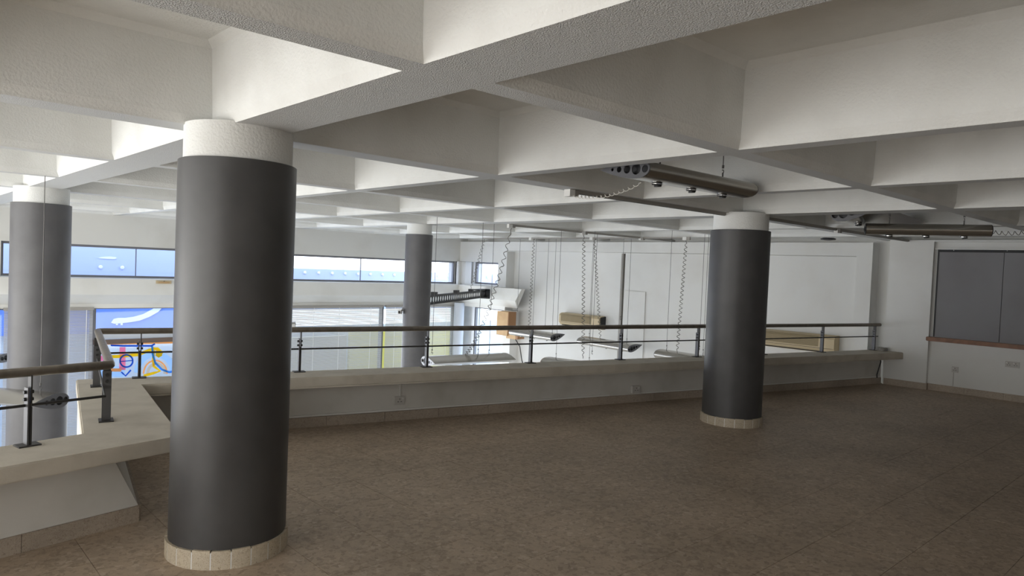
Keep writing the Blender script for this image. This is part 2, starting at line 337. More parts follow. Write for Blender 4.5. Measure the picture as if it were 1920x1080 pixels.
# shop windows below
frame_win('window_3', -1.2, 3.22, -2.7, 0.545, 0.05, (1.74,), M['glass'], UB + 0.08, 'v', 'shop window behind the left blinds')
frame_win('window_4', 3.22, 6.1, -2.7, 0.545, 0.045, (), M['glass'], UB + 0.08, 'v', 'shop window covered with coloured painting')
frame_win('window_5', 6.1, 9.70, -2.7, 0.545, 0.05, (), M['glass'], UB + 0.08, 'v', 'shop window behind the wide middle blind')
frame_win('window_6', 9.70, 12.02, -2.7, 0.545, 0.05, (), M['glass'], UB + 0.08, 'v', 'shop window behind the right blind')
door = frame_win('door_1', 13.39, 14.93, -3.0, 0.52, 0.05, (), M['glass'], 12.40, 'u', 'glazed shop door in the end wall')
bm = bmesh.new(); box(bm, vu, 12.02, 12.7, UB + .08, UB + .15, -2.7, 0.545); struct(obj('trim_6', bm, M['bulk']), 'corner infill beside the glazed door')
cp = bmesh.new(); pc = vu(12.0, 15.12); lathe(cp, pc.x, pc.y, [(0.14, -3.0), (0.14, 0.60)], 32)
tag(autosmooth(obj('corner_post', cp, M['pale_h'], origin=(pc.x, pc.y, -3))), 'slim round pale post standing in the far corner by the glazed door', 'column')
bm = bmesh.new(); box(bm, vu, 3.22, 6.1, UB + .02, UB + .075, -0.19, -0.10); tag(obj('transom_bar', bm, M['brown'], origin=vu(4.5, UB, -.15)), 'dark brown transom bar across the painted shop window', 'bar')
# left and near walls, both out of frame
bm = bmesh.new(); box(bm, vu, -5.4, -5.2, -6.4, 15.65, -3.0, ZR + DEP); struct(obj('wall_left', bm, M['wall']), 'shopfront side wall out of frame')
bm = bmesh.new(); box(bm, vu, -5.4, 12.7, -6.4, -6.2, -0.3, ZR + DEP); struct(obj('wall_near', bm, M['wall']), 'wall behind the viewer')

# ------------------------------------------------------------------ venetian blinds
def blind(v0, v1, z0, z1, label, group='venetian blinds on the shop windows', pitch=0.03, tapes=(0.08, 0.35, 0.65, 0.92), tilt=-56, jitter=5):
    t = thing('venetian_blind', label, 'blind', vu((v0 + v1) / 2, UB - .02, z0), group)
    inv = Matrix.Translation(-t.location)
    def par(o): o.parent = t; o.matrix_parent_inverse = inv; return o
    bm = bmesh.new(); z = z1 - .06; k = 0
    while z > z0 + .03:
        a = math.radians(tilt + random.uniform(-jitter, jitter)); d = 0.0155; dz = d * math.sin(a); dy = d * math.cos(a)
        vs = [bm.verts.new(vu(v0, UB - .03 - dy, z - dz)), bm.verts.new(vu(v1, UB - .03 - dy, z - dz)), bm.verts.new(vu(v1, UB - .03, z + .002)), bm.verts.new(vu(v0, UB - .03, z + .002)), bm.verts.new(vu(v1, UB - .03 + dy, z + dz)), bm.verts.new(vu(v0, UB - .03 + dy, z + dz))]
        bm.faces.new(vs[:4]); bm.faces.new((vs[3], vs[2], vs[4], vs[5])); z -= pitch
    s = par(obj('slats', bm, M['slat'])); s['kind'] = 'stuff'
    par(addp('headrail', vu, (v0 - .01, v1 + .01, UB - .06, UB, z1 - .05, z1), M['track'], None)); par(addp('bottom_rail', vu, (v0, v1, UB - .045, UB - .015, z0, z0 + .025), M['slat'], None))
    for f in tapes:
        v = v0 + (v1 - v0) * f; bm = bmesh.new(); box(bm, vu, v - .006, v + .006, UB - .05, UB - .046, z0, z1 - .05); par(obj('ladder_cord', bm, M['white']))
blind(1.80, 3.19, -2.65, 0.54, 'grey venetian blind left of the painted window, behind the big column')
blind(-0.9, 1.70, -2.65, 0.54, 'grey venetian blind at the far left edge of the shopfront')
blind(6.15, 9.64, -2.65, 0.54, 'wide grey venetian blind in the middle of the shopfront', tapes=(0.1, 0.28, 0.46, 0.65, 0.9))
blind(9.74, 11.98, -2.65, 0.54, 'narrower white venetian blind right of the wide one, by the corner', tapes=(0.12, 0.38, 0.62, 0.86))

# ------------------------------------------------------------------ lower floor and outside
bm = bmesh.new(); box(bm, vu, -5.4, 12.7, -6.4, 15.65, -3.2, -3.0); struct(obj('floor_2', bm, M['low']), 'pale floor of the shop below')
bm = bmesh.new(); box(bm, vu, -30, 45, 15.65, 45, -3.3, -3.05); box(bm, vu, 12.7, 45, -10, 15.65, -3.3, -3.05); tag(obj('street_paving', bm, M['street'], origin=vu(10, 20, -3.3)), 'bright street paving outside the shop windows', 'paving')
hd = thing('hoarding', 'long blue site hoarding outside with a row of round white lamps', 'hoarding', vu(6, 18.3, -3.05))
hinv = Matrix.Translation(-hd.location)
def hpar(o): o.parent = hd; o.matrix_parent_inverse = hinv; return o
bm = bmesh.new(); box(bm, vu, -12, 5.9, 18.3, 18.5, -0.27, 3.2); hpar(obj('tall_panel', bm, M['hoard_light']))
bm = bmesh.new(); box(bm, vu, -12, 5.9, 18.22, 18.3, -0.27, 0.85); hpar(obj('blue_board', bm, M['hoard_blue']))
bm = bmesh.new(); box(bm, vu, 5.9, 30, 18.3, 18.5, 0.2, 1.36); hpar(obj('low_panel', bm, M['hoard_light']))
bm = bmesh.new(); box(bm, vu, -12, 30, 18.32, 18.5, -3.05, -0.27); hpar(obj('base_panel', bm, M['pale_h']))
for k in range(26):
    v = 5.2 + k * 0.42 if k > 1 else 3.95 + k * 0.45
    c = vu(v, 18.28, 1.25); bm = bmesh.new()
    r0 = 0.045
    lo = [bm.verts.new(c + V * r0 * math.cos(2 * PI * q / 12) + Vector((0, 0, r0 * math.sin(2 * PI * q / 12)))) for q in range(12)]
    hi = [bm.verts.new(x.co - U * 0.03 + (c - x.co) * 0.4) for x in lo]
    for q in range(12): bm.faces.new((lo[q], lo[(q + 1) % 12], hi[(q + 1) % 12], hi[q]))
    bm.faces.new(hi); bmesh.ops.recalc_face_normals(bm, faces=bm.faces); hpar(obj('round_lamp', bm, M['paint_white']))
# white painted stroke with an outline of a board on wheels, on the blue board
def plane_poly(name, pts, u, m, thick=0.01, parent=None, par=None):
    """pts (v,z) polygon standing at u"""
    bm = bmesh.new(); a = [bm.verts.new(vu(v, u, z)) for v, z in pts]; b = [bm.verts.new(vu(v, u + thick, z)) for v, z in pts]
    bm.faces.new(a); bm.faces.new(b[::-1]); n = len(a)
    for i in range(n): bm.faces.new((a[i], b[i], b[(i + 1) % n], a[(i + 1) % n]))
    bmesh.ops.triangulate(bm, faces=[f for f in bm.faces if len(f.verts) > 4]); bmesh.ops.recalc_face_normals(bm, faces=bm.faces)
    return obj(name, bm, m, parent)
def stroke_pts(path, wd):
    L = []; R = []
    for i, (x, y) in enumerate(path):
        x0, y0 = path[max(i - 1, 0)]; x1, y1 = path[min(i + 1, len(path) - 1)]
        dx, dy = x1 - x0, y1 - y0; n = math.hypot(dx, dy) or 1; L.append((x - dy / n * wd / 2, y + dx / n * wd / 2)); R.append((x + dy / n * wd / 2, y - dx / n * wd / 2))
    return L + R[::-1]
def px_plane(x, y, u):
    """reads a direction measured in the photograph onto the real window plane (used once, to place the paint marks)"""
    d = FW + RT * ((x - 960) / 1311.9) - UP * ((y - 540) / 1311.9)
    k = u / d.dot(U); p = d * k; return (p.dot(V), p.z + EYE)
tick = [px_plane(x, y, 18.2) for x, y in [(208, 605), (213, 598), (222, 596), (235, 596), (250, 594), (268, 589), (285, 580), (299, 571), (306, 575), (296, 585), (280, 594), (262, 601), (245, 604), (228, 606), (214, 607)]]
hpar(plane_poly('white_stroke', tick, 18.19, M['paint_white']))
for x in (219, 228): hpar(plane_poly('white_dot', [px_plane(x + a, 608 + b, 18.2) for a, b in ((-2, -2), (2, -2), (2, 1.5), (-2, 1.5))], 18.19, M['paint_white']))
sh = [px_plane(x, y, 18.3) for x, y in [(183, 484), (190, 482), (205, 481), (216, 482), (219, 484), (214, 486), (200, 485.5)]]
hpar(plane_poly('white_stroke', sh, 18.285, M['paint_white']))
# coloured painting on the shop window glass
wp = thing('window_painting', 'coloured painting with a wheel, arrow and circle on the shop window', 'painting', vu(4.5, UB + .09, -.9))
winv = Matrix.Translation(-wp.location)
cnt = [0]
def paint(name, pts, m, layer):
    o = plane_poly(name, [px_plane(x, y, UB) for x, y in pts], UB + .105 - layer * 0.002, M[m], 0.0015)
    o.parent = wp; o.matrix_parent_inverse = winv; return o
def stroke(name, path, wd, m, layer):
    q = stroke_pts(path, wd); n = len(path); L = q[:n]; Rr = q[n:][::-1]; u = UB + .105 - layer * 0.002; bm = bmesh.new(); rows = []
    for l, r in zip(L, Rr):
        a = px_plane(*l, UB); c = px_plane(*r, UB)
        rows.append([bm.verts.new(vu(a[0], u, a[1])), bm.verts.new(vu(c[0], u, c[1])), bm.verts.new(vu(c[0], u + .0015, c[1])), bm.verts.new(vu(a[0], u + .0015, a[1]))])
    for p, q2 in zip(rows, rows[1:]):
        for k in range(4): bm.faces.new((p[k], p[(k + 1) % 4], q2[(k + 1) % 4], q2[k]))
    bm.faces.new(rows[0]); bm.faces.new(rows[-1][::-1]); bmesh.ops.recalc_face_normals(bm, faces=bm.faces)
    o = obj(name, bm, M[m]); o.parent = wp; o.matrix_parent_inverse = winv; return o
paint('upper_band', [(176, 623), (336, 621), (336, 633), (176, 637)], 'pale_h', 0)
paint('orange_band', [(176, 642), (336, 636.5), (336, 645), (176, 648)], 'm_orange', 1)
paint('pink_patch', [(180, 669), (200, 668), (200, 678), (180, 678)], 'm_pink', 1)
paint('pink_patch', [(227, 652), (238, 652), (238, 695), (226, 695)], 'm_pink', 2)
paint('pale_patch', [(180, 685), (236, 690), (236, 708), (180, 708)], 'm_pale', 1)
paint('orange_patch', [(200, 692), (230, 692), (230, 698), (200, 698)], 'm_orange', 3)
stroke('yellow_stroke', [(196, 671), (230, 669), (262, 666), (290, 655), (298, 655), (308, 664)], 6, 'm_yellow', 3)
def ring(cx, cy, rx, ry, wd, m, layer, a0=0, a1=360):
    pth = [(cx + rx * math.cos(math.radians(a0 + (a1 - a0) * k / 28)), cy - ry * math.sin(math.radians(a0 + (a1 - a0) * k / 28))) for k in range(29)]
    stroke('arc', pth, wd, m, layer)
ring(294, 700, 34, 35, 12, 'm_pale', 2, 0, 180); ring(294, 702, 22, 25, 3, 'm_orange', 3, 0, 180); ring(296, 702, 16, 19, 5, 'stone', 3, 0, 180)
stroke('yellow_stroke', [(291, 658), (290, 675), (291, 688), (303, 697), (290, 701), (272, 706)], 5, 'm_yellow', 4)
paint('yellow_patch', [(296, 655), (306, 662), (307, 668), (300, 672), (294, 668)], 'm_yellow', 4)
stroke('blue_stroke', [(210, 648.5), (235, 649.5), (287, 649.5), (293, 645.5)], 3.2, 'm_blue', 5)
stroke('blue_stroke', [(288, 650), (289, 665), (294, 682), (306, 694), (320, 699), (336, 696)], 4, 'm_cyan', 5)
ring(239.5, 678, 12, 11.5, 3, 'm_blue', 5); stroke('blue_stroke', [(228, 679), (251, 677)], 1.6, 'm_blue', 5)
stroke('blue_stroke', [(230, 699), (238, 706), (248, 695)], 3, 'm_blue', 5)
# things seen through the blinds and the door
bm = bmesh.new(); box(bm, vu, 9.9, 14.5, 17.3, 17.4, -3.05, -0.3); tag(obj('yellow_banner', bm, M['yellow_h'], origin=vu(10.7, 16.6, -3.05)), 'yellow banner outside behind the right blind', 'banner')
bm = bmesh.new(); box(bm, vu, 7.0, 9.8, 17.3, 17.4, -3.05, -0.45); tag(obj('tan_hoarding', bm, M['tan_h'], origin=vu(8.5, 16.8, -3.05)), 'tan board outside behind the wide middle blind', 'board')
van = thing('parked_van', 'pale van parked in the bright street beyond the glazed door', 'van', vu(19, 20, -3.05)); van_inv = Matrix.Translation(-van.location)
for nm, d, mm in (('body', (17.5, 19.5, 18.6, 22.6, -2.75, -1.4), 'paint_white'), ('cabin', (17.6, 19.4, 18.9, 22.3, -1.4, -0.8), 'm_pale'), ('wheel', (17.45, 17.6, 19.2, 19.8, -3.05, -2.45), 'm_grey'), ('wheel', (17.45, 17.6, 21.4, 22.0, -3.05, -2.45), 'm_grey')):
    o = addp(nm, vu, d, M[mm], None, 0.1); o.parent = van; o.matrix_parent_inverse = van_inv

# ------------------------------------------------------------------ mezzanine: parapet, floor
d3 = Vector((-0.910, -0.4147))                                   # plan direction of the near-left run, in (a,b)
def on3(a0, b0, t): return (a0 + d3.x * t, b0 + d3.y * t)
outer = [(10.85, 6.95), (-0.25, 6.92), (-0.139, 4.865), on3(-0.139, 4.865, 5.4)]
inner_l = [(10.945, 6.53), (0.233, 6.53), (0.384, 4.62), on3(0.384, 4.62, 5.9)]
inner_w = [(10.88, 6.85), (0.055, 6.85), (0.165, 4.772), on3(0.165, 4.772, 5.6)]
outer_w = [(10.86, 6.94), (-0.235, 6.91), (-0.125, 4.855), on3(-0.125, 4.855, 5.4)]
def poly(pts, z0, z1, m, name, parent=None, bev=0):
    bm = bmesh.new(); prism(bm, [ab(*p).to_2d() for p in pts], z0, z1)
    if bev: bmesh.ops.bevel(bm, geom=[e for e in bm.edges], offset=bev, segments=2, affect='EDGES')
    bmesh.ops.triangulate(bm, faces=[f for f in bm.faces if len(f.verts) > 4])
    return obj(name, bm, m, parent)
par_o = thing('parapet', 'low white zigzag parapet wall with a wide cream ledge around the floor opening', 'parapet', ab(4, 6.9, 0)); par_inv = Matrix.Translation(-par_o.location)
def ppar(o): o.parent = par_o; o.matrix_parent_inverse = par_inv; return o
bm = bmesh.new(); top_w = list(inner_w); SH = 0.17                      # the cross run leans back under the ledge
top_w[1] = (inner_w[1][0] - .12, inner_w[1][1]); top_w[2] = on3(inner_w[2][0], inner_w[2][1], SH)
lo = [bm.verts.new(ab(*p, 0)) for p in outer_w + inner_w[::-1]]; hi = [bm.verts.new(ab(*p, .452)) for p in outer_w + top_w[::-1]]
bm.faces.new(lo[::-1]); bm.faces.new(hi)
mid = [bm.verts.new(ab(*p, .095)) for p in outer_w + inner_w[::-1]]
for k in range(8): bm.faces.new((lo[k], lo[(k + 1) % 8], mid[(k + 1) % 8], mid[k])); bm.faces.new((mid[k], mid[(k + 1) % 8], hi[(k + 1) % 8], hi[k]))
bmesh.ops.recalc_face_normals(bm, faces=bm.faces[:]); bmesh.ops.triangulate(bm, faces=[f for f in bm.faces if len(f.verts) > 4 or abs(f.normal.z) < .9]); ppar(obj('wall', bm, M['wall_low']))
ppar(poly(outer + inner_l[::-1], 0.45, 0.541, M['ledge'], 'ledge', bev=0.008))
# thin lip line on the ledge front and the drip strip under it
lip = [(10.94, 6.515), (0.22, 6.515), (0.372, 4.602), on3(0.372, 4.602, 6.9)]
ppar(poly(inner_l[:2] + [(0.233, 6.545), (10.945, 6.545)], 0.438, 0.45, M['ledge'], 'drip_strip'))
# skirting in terrazzo lengths
def off3(t, d): return on3(inner_w[2][0] + d * 0.41, inner_w[2][1] - d * 0.91, t)
def skirt_run(p0, p1, nrm, L, name, th=0.016, h=0.098, parent=None):
    p0 = Vector(p0); p1 = Vector(p1); d = (p1 - p0); n = max(1, round(d.length / L)); n_ = Vector(nrm)
    for k in range(n):
        a = p0 + d * (k / n) + d.normalized() * 0.0015; b = p0 + d * ((k + 1) / n) - d.normalized() * 0.0015
        bm = bmesh.new(); q = [a, b, b + n_ * th, a + n_ * th]
        prism(bm, [ab(*x).to_2d() for x in q], 0.0, h); o = obj('tile', bm, M['skirt'])
        if parent: ppar(o) if parent is par_o else setattr(o, 'parent', parent)
skirt_run(inner_w[0], inner_w[1], (0, -1), 0.6, 'tile', parent=par_o)
skirt_run(inner_w[1], inner_w[2], (0.998, 0.06), 0.6, 'tile', parent=par_o)
skirt_run(inner_w[2], inner_w[3], (0.4147, -0.910), 0.6, 'tile', parent=par_o)
tr = bmesh.new(); box(tr, ab, 0.9, 5.35, 6.832, 6.85, 0.105, 0.121); box(tr, ab, 5.86, 10.87, 6.832, 6.85, 0.105, 0.121)
tag(obj('cable_cover', tr, M['white'], origin=ab(5, 6.84, .11)), 'thin white cable cover along the foot of the parapet', 'trunking')
# right wall skirting
bsk = thing('baseboard_right', 'terrazzo skirting at the foot of the right wall', 'baseboard', vu(12.13, 3, 0)); bsk['kind'] = 'structure'
del bsk['category']
for k in range(18):
    if k == 0: fr_, z_ = (12.114, 12.13, 3.572, 4.18), .1
    else: fr_, z_ = (12.184, 12.2, 3.565 - k * 0.5 + 0.003, 3.565 - (k - 1) * 0.5), .1
    o = addp('tile', vu, (*fr_, 0, z_), M['skirt'], None); o.parent = bsk; o.matrix_parent_inverse = Matrix.Translation(-bsk.location)
o = addp('tile', vu, (12.115, 12.2, 3.555, 3.571, 0, .1), M['skirt'], None); o.parent = bsk; o.matrix_parent_inverse = Matrix.Translation(-bsk.location)

# floor slab and terrazzo tiles
floor_pts = [ab(*p) for p in outer_w[:3]] + [ab(*on3(-0.125, 4.855, 5.6))] + [vu(-5.2, ab(*on3(-0.125, 4.855, 5.6)).dot(U)), vu(-5.2, -6.2), vu(12.2, -6.2), vu(12.2, 4.0)]
bm = bmesh.new(); prism(bm, [p.to_2d() for p in floor_pts], -0.32, -0.0125); bmesh.ops.triangulate(bm, faces=[f for f in bm.faces if len(f.verts) > 4])
floor = struct(obj('floor', bm, M['grout']), 'mezzanine floor of square brown terrazzo tiles')
bm = bmesh.new(); prism(bm, [ab(*p).to_2d() for p in (outer_w + inner_w[::-1])], -0.013, 0.0); bmesh.ops.triangulate(bm, faces=[f for f in bm.faces if len(f.verts) > 4]); obj('screed', bm, M['wall_low'], floor)
def inside(p, poly_):
    c = False; n = len(poly_)
    for i in range(n):
        a = poly_[i]; b = poly_[(i + 1) % n]
        if (a.y > p.y) != (b.y > p.y) and p.x < (b.x - a.x) * (p.y - a.y) / (b.y - a.y) + a.x: c = not c
    return c
TS = 0.4525; g = 0.0026
def seg_dist(p, a, b):
    d = b - a; t = max(0, min(1, (p - a).dot(d) / d.length_squared)); return (p - (a + d * t)).length
def cut_tile(v0, u0, cut, c):
    bm = bmesh.new(); box(bm, vu, v0 + g / 2, v0 + TS - g / 2, u0 + g / 2, u0 + TS - g / 2, -0.012, 0)
    for k in cut:
        d = (bnd[k + 1] - bnd[k]).normalized(); nrm = Vector((-d.y, d.x, 0))           # walking the outline, the room is on the left
        r = bmesh.ops.bisect_plane(bm, geom=bm.verts[:] + bm.edges[:] + bm.faces[:], plane_co=bnd[k], plane_no=nrm, clear_inner=True)
    return bm
iw = [ab(*p) for p in inner_w]
bnd = [ab(11.2, 6.90), ab(-.15, 6.90), ab(-.06, 4.83), ab(*on3(-.06, 4.83, 6.0))]
tile_area = [ab(11.2, 7.12), ab(-.4, 7.12), ab(-.3, 4.95), ab(*on3(-.3, 4.95, 5.6)), vu(-5.2, iw[3].dot(U)), vu(-5.2, -6.2), vu(12.4, -6.2), vu(12.4, 4.2)]
spots = []
for i in range(-14, 26):
    for j in range(-24, 8):
        v0 = 0.88 + i * TS; u0 = 4.12 + j * TS; c = vu(v0 + TS / 2, u0 + TS / 2)
        if inside(c, tile_area) and v0 + TS < 12.45:
            cut = [k for k in range(3) if seg_dist(c, bnd[k], bnd[k + 1]) < .33]
            if not cut and not inside(c, bnd + tile_area[4:]): continue
            spots.append((v0, u0, c, cut))
def vis(c):
    x = c.dot(RT) ; y = c.dot(FW)
    return y > 0.5 and abs(x / y) < 0.85 and y > 2.2
spots.sort(key=lambda s: (0 if vis(s[2]) else 1, s[2].length))
tm = None
rest = bmesh.new()
for k, (v0, u0, c, cut) in enumerate(spots):
    if cut and cut != [1, 2]:
        bm = cut_tile(v0, u0, cut, c)
        if len(bm.faces) > 2:
            if k < 290: obj('tile', bm, M['floor'], floor)
            else: _m = bpy.data.meshes.new('t'); bm.to_mesh(_m); bm.free(); rest.from_mesh(_m)
        continue
    if k < 290:
        if tm is None:
            bm = bmesh.new(); h = TS / 2 - g / 2
            hexa(bm, [V * a + U * b + Vector((0, 0, z)) for z in (-0.012, 0) for a, b in ((-h, -h), (h, -h), (h, h), (-h, h))])
            tm = bpy.data.meshes.new('tile'); bm.to_mesh(tm); bm.free(); tm.materials.append(M['floor'])
        o = link('tile', tm, None, floor); o.location = (c.x, c.y, random.uniform(-0.0004, 0.0004))
    else:
        box(rest, vu, v0 + g / 2, v0 + TS - g / 2, u0 + g / 2, u0 + TS - g / 2, -0.012, 0)
ro = obj('tiling', rest, M['floor'], floor); ro['kind'] = 'stuff'

# ------------------------------------------------------------------ columns
def column(vv, uu, r, z0, label, m, ring_z=None, ztop=2.15):
    c = vu(vv, uu); t = thing('column', label, 'column', (c.x, c.y, z0)); inv = Matrix.Translation(-t.location)
    def par(o): o.parent = t; o.matrix_parent_inverse = inv; return o
    bm = bmesh.new(); zb = z0 + (0.085 if ring_z is not None else 0)
    lathe(bm, c.x, c.y, [(r, zb), (r, ztop - .004), (r - .006, ztop)], 72); par(autosmooth(obj('shaft', bm, m)))
    bm = bmesh.new(); lathe(bm, c.x, c.y, [(r * 0.92, ztop - .01), (r * 0.92, ZR + 0.01)], 72); par(autosmooth(obj('cap', bm, M['plaster'])))
    if ring_z is not None:
        n = 20; ri = r - 0.03; ro_ = r + 0.014; z1 = z0 + 0.098
        for k in range(n):
            a0 = 2 * PI * k / n + 0.012; a1 = 2 * PI * (k + 1) / n - 0.009; bm = bmesh.new(); pts = []
            for q in range(5): a = a0 + (a1 - a0) * q / 4; pts.append((c.x + ro_ * math.cos(a), c.y + ro_ * math.sin(a)))
            for q in range(4, -1, -1): a = a0 + (a1 - a0) * q / 4; pts.append((c.x + ri * math.cos(a), c.y + ri * math.sin(a)))
            zz = z1 + random.uniform(-.004, .004); prism(bm, pts, z0, zz); par(obj('tile', bm, M['ring']))
        bm = bmesh.new(); lathe(bm, c.x, c.y, [(ro_ - .001, z0), (ro_ - .001, z1 - .008), (r - .002, z1 - .006), (r - .001, z1 + .006)], 72); par(obj('grout', bm, M['white']))
    return t
S = 0.86
column(1.7303 * .876, 4.4818 * .876, 0.309, 0.0, 'big dark grey round column in the left foreground', M['grey'], 0)
column(8.3558 * S, 4.719 * S, 0.323, 0.0, 'dark grey round column near the right wall end of the parapet', M['grey'], 0)
column(1.7387 * S, 11.398 * S, 0.302, -3.0, 'grey round column at the far left rising from the shop below', M['grey2'])
column(8.4028 * S, 12.007 * S, 0.240, -3.0, 'slim grey round column by the shopfront, right of the big column', M['grey2'])

# ------------------------------------------------------------------ railing
rl = thing('railing', 'tubular metal handrail with a thin middle rod on flat steel posts along the parapet ledge', 'railing', ab(4, 6.88, .541)); rinv = Matrix.Translation(-rl.location)
def rpar(o): o.parent = rl; o.matrix_parent_inverse = rinv; return o
ZH = 0.952; ZM = 0.764; RB = 6.88
c1 = (-0.10, RB); c2 = (0.0, 4.845)
e3 = on3(c2[0], c2[1], 5.3)
bm = bmesh.new()
def arc_corner(p0, p1, p2, r, n=5):
    p0, p1, p2 = Vector(p0), Vector(p1), Vector(p2); a = p1 + (p0 - p1).normalized() * r; b = p1 + (p2 - p1).normalized() * r
    return [((1 - t) ** 2 * a + 2 * t * (1 - t) * p1 + t * t * b) for t in [k / n for k in range(n + 1)]]
path = [Vector((10.84, RB))] + arc_corner((10.84, RB), c1, c2, 0.035) + arc_corner(c1, c2, e3, 0.03) + [Vector(e3)]
tube(bm, [ab(p.x, p.y, ZH) for p in path], 0.0265, 20)
rpar(autosmooth(obj('handrail', bm, M['rail']), 50))
bm = bmesh.new(); tube(bm, [ab(10.80, RB, ZM), ab(c1[0] - .01, RB, ZM), ab(c2[0] - .025, c2[1], ZM), ab(e3[0], e3[1], ZM)], 0.0085, 8); rpar(autosmooth(obj('middle_rod', bm, M['steel']), 50))
def post(a, b, dirv):
    """dirv: unit direction of the rail in (a,b); the flats stand across it"""
    d = Vector(dirv).normalized(); n = Vector((-d.y, d.x)); c = Vector((a, b))
    def f(x, y, z): q = c + d * x + n * y; return ab(q.x, q.y, z)
    bm = bmesh.new(); box(bm, f, -0.012, -0.004, -0.026, 0.026, 0.545, 0.868); bmesh.ops.bevel(bm, geom=[e for e in bm.edges if e.calc_length() < .06], offset=.003, segments=1, affect='EDGES')
    p = rpar(obj('post', bm, M['plate']))
    bm = bmesh.new(); box(bm, f, -0.004, 0.004, -0.020, 0.020, 0.545, 0.78); obj('inner_flat', bm, M['bolt'], p)
    bm = bmesh.new(); box(bm, f, 0.004, 0.012, -0.022, 0.022, 0.76, 0.935); obj('carrier', bm, M['steel'], p)
    bm = bmesh.new(); box(bm, f, 0.004, 0.012, -0.024, 0.024, 0.545, 0.758); obj('outer_flat', bm, M['steel'], p)
    bm = bmesh.new(); box(bm, f, -0.055, 0.055, -0.042, 0.042, 0.541, 0.549); obj('base_plate', bm, M['steel'], p)
    for z in (0.80, 0.84):
        bm = bmesh.new(); tube(bm, [f(-0.024, 0, z), f(-0.012, 0, z)], 0.011, 6); tube(bm, [f(0.012, 0, z), f(0.024, 0, z)], 0.011, 6); obj('bolt', bm, M['bolt'], p)
    return p
for a in (0.22, 1.59, 2.92, 4.215, 5.53, 6.83, 8.11, 9.41, 10.70): post(a, RB, (1, 0))
dd = (c1[0] - c2[0], c1[1] - c2[1])
post(-0.095, 6.53, dd); post(-0.018, 5.19, dd)
for t in (0.43, 1.73, 3.03, 4.33): q = on3(c2[0], c2[1], t); post(q[0], q[1], (-d3.x, -d3.y))

# ------------------------------------------------------------------ sockets and small fixtures
def socket(fr, x0, x1, y0, y1, z0, z1, label, m=M['socket'], double=False, group='wall sockets'):
    """fr(x,y,z) with x along the wall and y the proud direction (y0 face, y1 wall)"""
    c = fr((x0 + x1) / 2, y1, z0); t = thing('wall_socket', label, 'socket', c, group); inv = Matrix.Translation(-t.location)
    def par(o): o.parent = t; o.matrix_parent_inverse = inv; return o
    bm = bmesh.new(); box(bm, fr, x0, x1, y0, y1, z0, z1); par(obj('faceplate', bm, m))
    e = (y0 - y1) * 0.08
    W = (x1 - x0) / (2 if double else 1)
    for k in range(2 if double else 1):
        xc = x0 + W * (k + 0.5); h = z1 - z0
        for dx, dz, ww, hh in ((0, .18, .006, .014), (-.16, -.12, .014, .006), (.16, -.12, .014, .006)):
            bm = bmesh.new(); box(bm, fr, xc + dx * W - ww / 2, xc + dx * W + ww / 2, y0 + e, y0 + 0.0 * e, z0 + h * (.5 + dz) - hh / 2, z0 + h * (.5 + dz) + hh / 2); par(obj('pin_hole', bm, M['hole']))
        bm = bmesh.new(); box(bm, fr, xc + .30 * W - .006, xc + .30 * W + .006, y0 + 2 * e, y0, z0 + h * .62, z0 + h * .82); par(obj('switch', bm, M['white']))
    return t
socket(ab, 2.565, 2.67, 6.832, 6.85, 0.163, 0.253, 'square white wall socket under the parapet ledge, cable going up to the ledge')
socket(ab, 5.70, 5.82, 6.815, 6.85, 0.121, 0.212, 'square cream wall socket low on the parapet, right of the cabled one')
fr_r = lambda x, y, z: vu(y, x, z)
socket(fr_r, 3.16, 3.245, 12.184, 12.2, 0.318, 0.405, 'small square wall socket on the right wall, thin cable going down to the skirting')
socket(fr_r, 2.40, 2.57, 12.184, 12.2, 0.488, 0.575, 'double wall socket on the right wall under the notice board', double=True)
bm = bmesh.new(); box(bm, ab, 2.614, 2.626, 6.838, 6.85, 0.253, 0.45); tag(obj('socket_cable', bm, M['white'], origin=ab(2.62, 6.84, .3)), 'short white cable conduit from the socket up to the ledge', 'cable')
bm = bmesh.new(); box(bm, vu, 12.19, 12.2, 3.215, 3.225, 0.1, 0.318); tag(obj('socket_cable', bm, M['socket'], origin=vu(12.19, 3.22, .1)), 'short pale cable from the right wall socket down to the skirting', 'cable')
bm = bmesh.new(); tube(bm, [ab(10.80, 6.83, 0.45), ab(10.79, 6.80, 0.36), ab(10.76, 6.81, 0.25), ab(10.74, 6.82, 0.15), ab(10.745, 6.82, 0.10)], 0.009, 6); tag(autosmooth(obj('black_cable', bm, M['black'], origin=ab(10.8, 6.83, .45))), 'black cable hanging below the ledge in the right corner', 'cable')
bm = bmesh.new()
for k in range(3):
    tube(bm, [ab(10.78 + .10 * math.cos(q * PI / 8) * (1 - .1 * k), 6.80 + 0.09 * math.sin(q * PI / 8), 0.552 + .016 * k + .006 * math.sin(q)) for q in range(17)], 0.007, 6)
tag(autosmooth(obj('cable_coil', bm, M['track'], origin=ab(10.78, 6.8, .545))), 'loose coil of grey cable lying on the right end of the ledge', 'cable')
